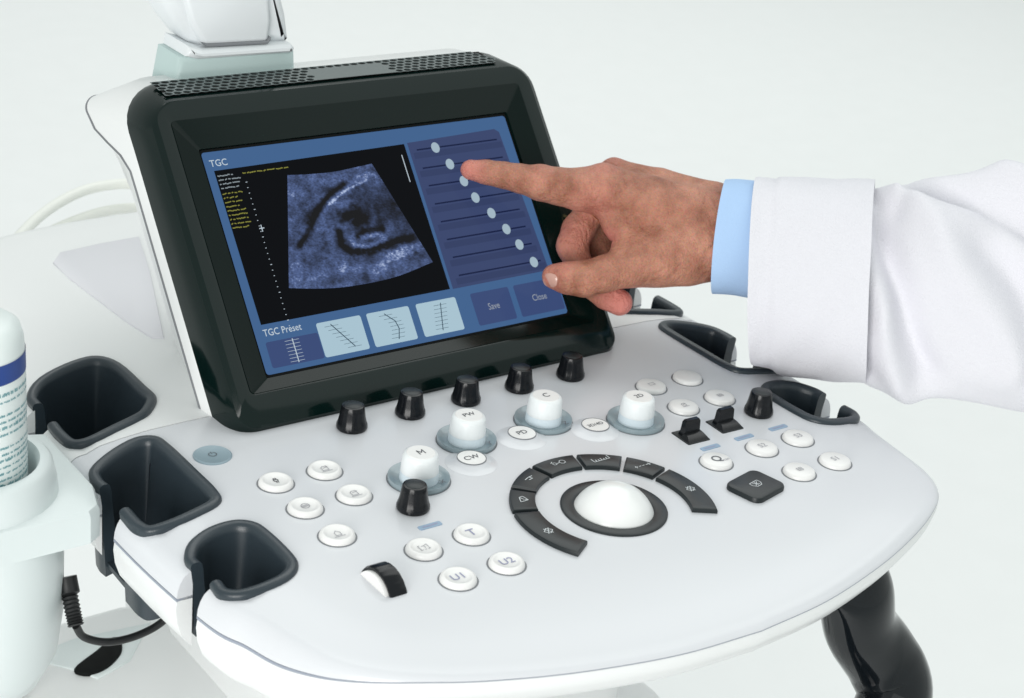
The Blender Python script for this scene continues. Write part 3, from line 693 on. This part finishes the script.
# ================================================================ person: pointing hand, shirt cuff, coat sleeve
DT=1.1254
def HP(u,v,wd=0.): return CAM+ray(u,v)*(DT-wd)
PXM=FPX/DT
PE=empty('person',tuple(HP(880,290)),'right hand of a person in white coat and blue shirt cuff pointing at the screen','person')
def H(u,v,wd,r): return (HP(u,v,wd),r/PXM)      # r in pixels of this depth
palm=[[H(598,189,.004,20),H(655,206,.004,24),H(722,226,.000,29)],
      [H(610,179,-.014,17),H(660,194,-.012,22),H(722,214,-.010,26)],
      [H(622,190,-.034,17),H(665,202,-.030,22),H(722,222,-.022,26)],
      [H(636,204,-.050,15),H(675,220,-.042,22),H(722,238,-.026,26)],
      [H(722,226,.000,29),H(800,232,-.002,31)],[H(722,216,-.012,28),H(800,222,-.014,30)],[H(722,249,-.004,29),H(800,250,-.006,31)],[H(722,240,-.022,26),H(800,242,-.024,28)],
      [H(640,228,.000,18),H(690,240,.002,25),H(722,244,.000,27)],
      [H(640,240,-.020,20),H(690,248,-.016,24)],[H(650,262,.004,22),H(688,258,.004,26),H(722,248,.002,28)]]
index=[H(470.5,169.8,.0070,10.2),H(487,172.3,.0075,11.3),H(503,175.0,.008,12.3),H(520,178.5,.009,13.6),H(541,183.0,.010,16.8),H(560,186.5,.010,17.8),H(580,189.5,.008,20.5),H(600,190,.005,21)]
thumb=[H(554.5,276.5,.020,12.6),H(567,278,.021,15.2),H(584,279,.021,17.2),H(604,274,.020,17.5),H(630,266,.016,20.5),H(660,257,.011,25),H(695,247,.004,27)]
web=[H(606,196,.004,17),H(618,222,.004,15),H(632,246,.008,17)]
middle=[H(611,181,-.014,17),H(594,207,-.014,15.5),H(578,230,-.012,16),H(572,246,-.009,15.2),H(582,272,-.004,13.6),H(594,286,-.002,13.2),H(606,295,.001,13.6),H(619.5,302.5,.002,13.4)]
ring=[H(624,191,-.034,16),H(604,225,-.036,15),H(596,244,-.034,15),H(614,270,-.026,13.5),H(640,268,-.020,12)]
little=[H(638,205,-.050,14),H(622,236,-.050,13),H(618,250,-.046,12.5),H(636,268,-.038,11.5),H(656,264,-.032,11)]
allp=[q for c in palm+[index,thumb,web,middle,ring,little] for q in c]
# local frame aligned with the hand
E1,E2,E3=RT,UP,-FW; HO=HP(620,225,0)
def loc3(p): d=p-HO; return np.array([d@E1,d@E2,d@E3])
pts=np.array([loc3(q[0]) for q in allp]); rads=np.array([q[1] for q in allp])
lo=(pts-rads[:,None]).min(0)-.006; hi_=(pts+rads[:,None]).max(0)+.006
hi_[0]=min(hi_[0],loc3(HP(775,225))[0])
VS=.00125
nx,ny,nz=[int((hi_[i]-lo[i])/VS)+1 for i in range(3)]
X_,Y_,Z_=np.meshgrid(*[np.arange(k,dtype=np.float32)*VS+lo[i] for i,k in enumerate((nx,ny,nz))],indexing='ij')
def cone(a,b,ra,rb):
    ab=b-a; L2=float(ab@ab)
    px_,py_,pz_=X_-a[0],Y_-a[1],Z_-a[2]
    t=np.clip((px_*ab[0]+py_*ab[1]+pz_*ab[2])/L2,0,1)
    return np.sqrt((px_-t*ab[0])**2+(py_-t*ab[1])**2+(pz_-t*ab[2])**2)-(ra+t*(rb-ra))
def smin(a,b,k):
    h=np.clip(.5+.5*(b-a)/k,0,1); return b+(a-b)*h-k*h*(1-h)
def chain(c,k):
    d=None
    for (a,ra),(b,rb) in zip(c[:-1],c[1:]):
        e=cone(loc3(a).astype(np.float32),loc3(b).astype(np.float32),ra,rb); d=e if d is None else smin(d,e,k)
    return d
D=None
for c in palm:
    e=chain(c,.003); D=e if D is None else smin(D,e,.009)
D=smin(D,chain(web,.006),.006)
D=smin(D,chain(thumb,.0035),.012)
D=smin(D,chain(index,.004),.008)
D=smin(D,chain(middle,.0035),.0035)
D=smin(D,chain(ring,.0035),.003)
D=smin(D,chain(little,.0035),.003)
def bump_at(u,v,wd,r,h,k=.006):
    global D; D=smin(D,cone(*( [loc3(HP(u,v,wd)).astype(np.float32)]+[loc3(HP(u+.5,v,wd)).astype(np.float32)]),r/PXM,r/PXM),k)
bump_at(601,178,.006,11.5,0); bump_at(612,169,-.014,8.5,0); bump_at(540,177,.010,10.5,0,.004)
# tendons over the back of the hand
for c in ([H(605,172,.004,5),H(650,184,.006,5),H(712,202,.004,5)],[H(616,166,-.014,5),H(660,176,-.010,5),H(715,190,-.008,5)]):
    D=smin(D,chain(c,.003),.008)
def crease(px,r=.0009,dep=.0010):
    global D
    d=None
    for (a,b) in zip(px[:-1],px[1:]):
        e=cone(loc3(HP(*a)).astype(np.float32),loc3(HP(*b)).astype(np.float32),r,r); d=e if d is None else np.minimum(d,e)
    D=np.maximum(D,-smin(d,np.full_like(d,9.),.0005)) if False else -smin(-D,d,.0012)
def surf_w(u,v):
    # walk from the camera side towards the surface
    dd=ray(u,v)
    for s in np.arange(.06,-.06,-.0006):
        q=loc3(CAM+dd*(DT-s)); i,j,k=[int(round((q[m]-lo[m])/VS)) for m in range(3)]
        if 0<=i<nx and 0<=j<ny and 0<=k<nz and D[i,j,k]<0: return s
    return None
def crease_px(px,r=.0007,up=.0002):
    out=[]
    for u,v in px:
        s=surf_w(u,v)
        if s is not None: out.append((u,v,s+up))
    if len(out)>1: crease(out,r)
for c in ([(577,268),(580,277),(585,286),(590,293)],[(570,270),(572,280),(575,290)],[(584,266),(588,275),(593,284)],
          [(586,172),(587,180),(586,190)],[(591,170),(593,178)],[(536,170),(537,178),(536,188)],[(541,169),(543,177)],[(502,168),(503,176),(502,184)],[(506,168),(507,175)],
          [(586,205),(588,213),(585,219)],[(609,232),(612,240),(611,246)],[(614,296),(616,303)],[(640,284),(655,274),(672,268)],[(531,171),(532,179),(531,186)],[(546,171),(548,179),(546,188)],[(596,168),(599,175),(599,183)],[(603,167),(606,174)],[(566,272),(567,281)],[(590,270),(596,280)],[(600,266),(607,276)],[(571,226),(578,229)],[(566,240),(574,243)],[(705,200),(710,215),(711,230)],[(714,196),(718,212)],[(697,262),(706,255),(712,246)]): crease_px(c)
# surface nets
def surface_nets(D):
    s=D<0
    c=np.zeros((nx-1,ny-1,nz-1),int)
    corners=[(i,j,k) for i in (0,1) for j in (0,1) for k in (0,1)]
    for (i,j,k) in corners: c+=s[i:nx-1+i,j:ny-1+j,k:nz-1+k]
    act=(c>0)&(c<8); ids=-np.ones(act.shape,int); I=np.argwhere(act); ids[act]=np.arange(len(I))
    acc=np.zeros((len(I),3)); cnt=np.zeros(len(I))
    for a in corners:
        for ax in range(3):
            if a[ax]: continue
            b=list(a); b[ax]=1
            da=D[I[:,0]+a[0],I[:,1]+a[1],I[:,2]+a[2]]; db=D[I[:,0]+b[0],I[:,1]+b[1],I[:,2]+b[2]]
            m=(da<0)!=(db<0); t=np.where(m,da/np.where(m,da-db,1),0)
            p=np.tile(np.array(a,float),(len(I),1)); p[:,ax]+=t
            acc[m]+=p[m]; cnt[m]+=1
    V=(I+acc/cnt[:,None])*VS+lo
    F=[]
    for ax in range(3):
        sl0=[slice(None)]*3; sl1=[slice(None)]*3; sl0[ax]=slice(0,-1); sl1[ax]=slice(1,None)
        ch=s[tuple(sl0)]!=s[tuple(sl1)]
        E=np.argwhere(ch); u_,v_=[(1,2),(2,0),(0,1)][ax]
        ok=(E[:,u_]>0)&(E[:,v_]>0)&(E[:,u_]<D.shape[u_]-1)&(E[:,v_]<D.shape[v_]-1); E=E[ok]
        q=[]
        for du,dv in ((0,0),(-1,0),(-1,-1),(0,-1)):
            e=E.copy(); e[:,u_]+=du; e[:,v_]+=dv; q.append(ids[e[:,0],e[:,1],e[:,2]])
        F.append(np.stack(q,1))
    F=np.concatenate(F); return V,F[(F>=0).all(1)]
HV,HF=surface_nets(D)
# light smoothing
def lap(V,F,it,lam):
    e=np.concatenate([F[:,[0,1]],F[:,[1,2]],F[:,[2,3]],F[:,[3,0]]])
    for _ in range(it):
        s=np.zeros_like(V); n=np.zeros(len(V))
        np.add.at(s,e[:,0],V[e[:,1]]); np.add.at(s,e[:,1],V[e[:,0]]); np.add.at(n,e[:,0],1); np.add.at(n,e[:,1],1)
        V=V+lam*(s/np.maximum(n,1)[:,None]-V)
    return V
HV=lap(HV,HF,3,.5)
WV=HO+HV@np.stack([E1,E2,E3])
# pink mask: fingertips, knuckles, webs
def near(u,v,wd,r):
    d=np.linalg.norm(WV-HP(u,v,wd),axis=1); return np.clip(1-d/(r/PXM),0,1)
pink=np.zeros(len(WV))
for u,v,wd,r,s in ((465,172,.007,28,.9),(548,285,.02,22,.5),(626,303,0,36,1.3),(600,172,.006,22,.5),(541,180,.01,20,.4),(571,240,-.01,30,.6),(612,240,.006,20,.9),(590,200,.006,34,.5),(612,165,-.014,18,.5),(560,268,.02,24,.5),(600,270,-.0,30,.5)): pink=np.maximum(pink,s*near(u,v,wd,r)**.7)
sk=bpy.data.materials.new('skin'); sk.use_nodes=True; n_=sk.node_tree; pb=n_.nodes['Principled BSDF']; MT['skin']=sk
def nd(t,**k):
    o=n_.nodes.new(t)
    for a,b in k.items(): o.inputs[a].default_value=b
    return o
tc=nd('ShaderNodeTexCoord'); lk=n_.links.new
n1=nd('ShaderNodeTexNoise',Scale=55.,Detail=5.,Roughness=.6); lk(tc.outputs['Object'],n1.inputs['Vector'])
r1=nd('ShaderNodeValToRGB'); r1.color_ramp.elements[0].position=.3; r1.color_ramp.elements[0].color=(.30,.105,.058,1); r1.color_ramp.elements[1].position=.72; r1.color_ramp.elements[1].color=(.63,.285,.190,1); lk(n1.outputs['Fac'],r1.inputs[0])
n2=nd('ShaderNodeTexNoise',Scale=900.,Detail=2.); lk(tc.outputs['Object'],n2.inputs['Vector'])
mA=nd('ShaderNodeMix'); mA.data_type='RGBA'; mA.blend_type='OVERLAY'; mA.inputs[0].default_value=.38; lk(r1.outputs[0],mA.inputs[6]); lk(n2.outputs['Color'],mA.inputs[7])
atp=nd('ShaderNodeAttribute'); atp.attribute_name='pink'
mB=nd('ShaderNodeMix'); mB.data_type='RGBA'; lk(atp.outputs['Fac'],mB.inputs[0]); lk(mA.outputs[2],mB.inputs[6]); mB.inputs[7].default_value=(.74,.25,.21,1)
lk(mB.outputs[2],pb.inputs['Base Color'])
pb.inputs['Roughness'].default_value=.42; pb.inputs['Specular IOR Level'].default_value=.5
pb.inputs['Subsurface Weight'].default_value=.10; pb.inputs['Subsurface Radius'].default_value=(1,.35,.2); pb.inputs['Subsurface Scale'].default_value=.004
v1=nd('ShaderNodeTexVoronoi',Scale=430.); v1.feature='DISTANCE_TO_EDGE'; lk(tc.outputs['Object'],v1.inputs['Vector'])
n3=nd('ShaderNodeTexNoise',Scale=190.,Detail=7.,Roughness=.7); lk(tc.outputs['Object'],n3.inputs['Vector'])
mp=nd('ShaderNodeMapping'); lk(tc.outputs['Object'],mp.inputs['Vector']); mp.inputs['Rotation'].default_value=(0,0,.67); mp.inputs['Scale'].default_value=(420,110,110)
n4=nd('ShaderNodeTexNoise',Scale=1.,Detail=3.); lk(mp.outputs[0],n4.inputs['Vector'])
n3b=nd('ShaderNodeMath'); n3b.operation='MULTIPLY_ADD'; lk(n4.outputs['Fac'],n3b.inputs[0]); n3b.inputs[1].default_value=.6; lk(n3.outputs['Fac'],n3b.inputs[2])
ad=nd('ShaderNodeMath'); ad.operation='MULTIPLY_ADD'; lk(v1.outputs['Distance'],ad.inputs[0]); ad.inputs[1].default_value=.3; lk(n3b.outputs[0],ad.inputs[2])
bu=nd('ShaderNodeBump',Strength=1.0,Distance=.0020); lk(ad.outputs[0],bu.inputs['Height']); lk(bu.outputs[0],pb.inputs['Normal'])
hand=mesh('hand',WV,HF,'skin',PE,True,180); loc(hand)
pa_=hand.data.attributes.new('pink','FLOAT','POINT'); pa_.data.foreach_set('value',np.clip(pink,0,1).astype(np.float32))
# thumb nail, index nail: small curved plates sitting on the surface
mat('nail',(.58,.33,.27),.25,.5,coat=.3)
def nail(u0,v0,u1,v1,hw_,lift=.0007,par=None):
    A=np.array([u0,v0],float); B=np.array([u1,v1],float); ax=(B-A); l=np.linalg.norm(ax); ax/=l; sd=np.array([-ax[1],ax[0]])
    N=13; uv=[]
    for i in range(N):
        s=i/(N-1)
        for j in range(N):
            t=(j/(N-1)-.5)*2
            k=math.sqrt(max(0.02,1-(max(0,.35-s)/.37)**2))*math.sqrt(max(0.05,1-(max(0,s-.65)/.37)**2*.8))
            uv.append(A+ax*(s*l)+sd*(t*hw_*k))
    uv=np.array(uv); ww=np.array([surf_w(*q) if surf_w(*q) is not None else np.nan for q in uv])
    x_=(uv[:,0]-uv[:,0].mean())/10; y_=(uv[:,1]-uv[:,1].mean())/10; ok=~np.isnan(ww)
    Q=np.stack([np.ones_like(x_),x_,y_,x_*x_,x_*y_,y_*y_],1); co=np.linalg.lstsq(Q[ok],ww[ok],rcond=None)[0]; wf=Q@co
    edge=np.array([max(abs(j/(N-1)-.5)*2,abs(i/(N-1)-.5)*2)**4 for i in range(N) for j in range(N)])
    v=[HP(*q,w_+lift-.0007*e) for q,w_,e in zip(uv,wf,edge)]
    f=[[i*N+j,i*N+j+1,(i+1)*N+j+1,(i+1)*N+j] for i in range(N-1) for j in range(N-1)]
    return loc2(mesh('nail',v,f,'nail',hand,True,180))
def loc2(o): return o
nail(543.5,278,558.5,281.5,7.2)
# gold ring on the middle finger
mat('gold',(.80,.55,.22),.22,.5,metal=1.)
ra,rb_=HP(594,207,-.014),HP(578,230,-.012); rax=(rb_-ra)/np.linalg.norm(rb_-ra); rc=ra+(rb_-ra)*.30
loc2(mesh('finger_ring',*lathe([(.0100,-.0018),(.0112,-.0018),(.0115,0),(.0112,.0018),(.0100,.0018)],rc,rax,48),'gold',hand,angle=30))
# sleeves
def sleeve(name,st,m,thick,folds=None,nseg=64,sub=8,depthk=.34,parent=PE,w0=-.008,tilt=0.):
    us=cr([np.array([a[0],a[1],b[0],b[1]]) for a,b in st],sub)
    rings=[]
    for i,q in enumerate(us):
        a=HP(q[0],q[1],w0); b=HP(q[2],q[3],w0); c=(a+b)/2; e=(a-b)/2; h=np.linalg.norm(e); g=-FW*h*depthk*2*.9-RT*h*tilt
        rg=[]
        for k in range(nseg):
            t=2*math.pi*k/nseg
            ct,st_=math.cos(t),math.sin(t)
            sp=abs(st_)**.85*(1 if st_>=0 else -1)
            p=c+e*ct+g*sp
            if folds:
                nrm=(e/h*ct+(-FW)*sp); nrm/=np.linalg.norm(nrm); p=p+nrm*folds(i/(len(us)-1),t)
            rg.append(p)
        rings.append(rg)
    inner=[]
    for r_ in rings:
        c=np.mean(r_,0); inner.append([p+(c-p)/np.linalg.norm(c-p)*thick for p in r_])
    v,f=loft(rings+inner[::-1]+[rings[0]])
    return loc(mesh(name,v,f,m,parent,True,60))
sleeve('shirt_cuff',[((727,180),(713,294)),((741,180.5),(732,296)),((760,181),(752,298)),((800,183),(795,300))],'shirt_blue',.0016,lambda s,t:.0006*math.sin(3*t+5*s),depthk=.52,tilt=.20)
def cf(s,t): return .0009*math.tanh((s-.27)/.015)+.0005*math.exp(-((s-.05)/.02)**2)+.0007*math.sin(7*t+11*s)*math.sin(6*s+2*t)+ .0010*math.sin(2*t+3*s)+.0008*math.sin(5*t-4*s)
sleeve('coat_cuff',[((757,178),(752,366)),((785,178.5),(781,371)),((830,180),(825,377)),((875,182),(866,383))],'coat_white',.0022,cf,depthk=.43,tilt=.17)
def gs(x,c,w_): return math.exp(-((x-c)/w_)**2)
def adiff(a,b): return (a-b+math.pi)%(2*math.pi)-math.pi
def sf(s,t):
    # t: 0 top, pi/2 towards camera, pi bottom
    o=0
    for (s0,t0,s1,t1,wd,h) in ((.10,.9,.34,2.5,.16,-.009),(.22,.4,.62,2.2,.16,.006),(.30,.2,.75,1.1,.14,-.010),(.55,1.2,.85,2.7,.18,-.009),(.62,.3,1.0,1.4,.18,.006),(.12,2.0,.30,3.0,.2,.006),(.05,.3,.2,.6,.15,-.006)):
        ds,dt=s1-s0,t1-t0; L2=(ds*4)**2+dt*dt
        q=max(0,min(1,(((s-s0)*4)*(ds*4)+adiff(t,t0)*dt)/L2)); d=math.hypot((s-s0-q*ds)*4,adiff(t,t0+q*dt)); o+=h*math.exp(-(d/wd/1.6)**2)
    return 1.5*o+.0015*math.sin(4*t+9*s)+.001*math.sin(9*t-14*s)
sleeve('coat_sleeve',[((855,187),(850,372)),((880,188),(872,383)),((905,184),(900,390)),((935,175),(935,397)),((985,171),(985,405)),((1030,175),(1030,412)),((1110,178),(1110,425)),((1200,182),(1200,440))],'coat_white',.0022,sf,nseg=96,sub=14)
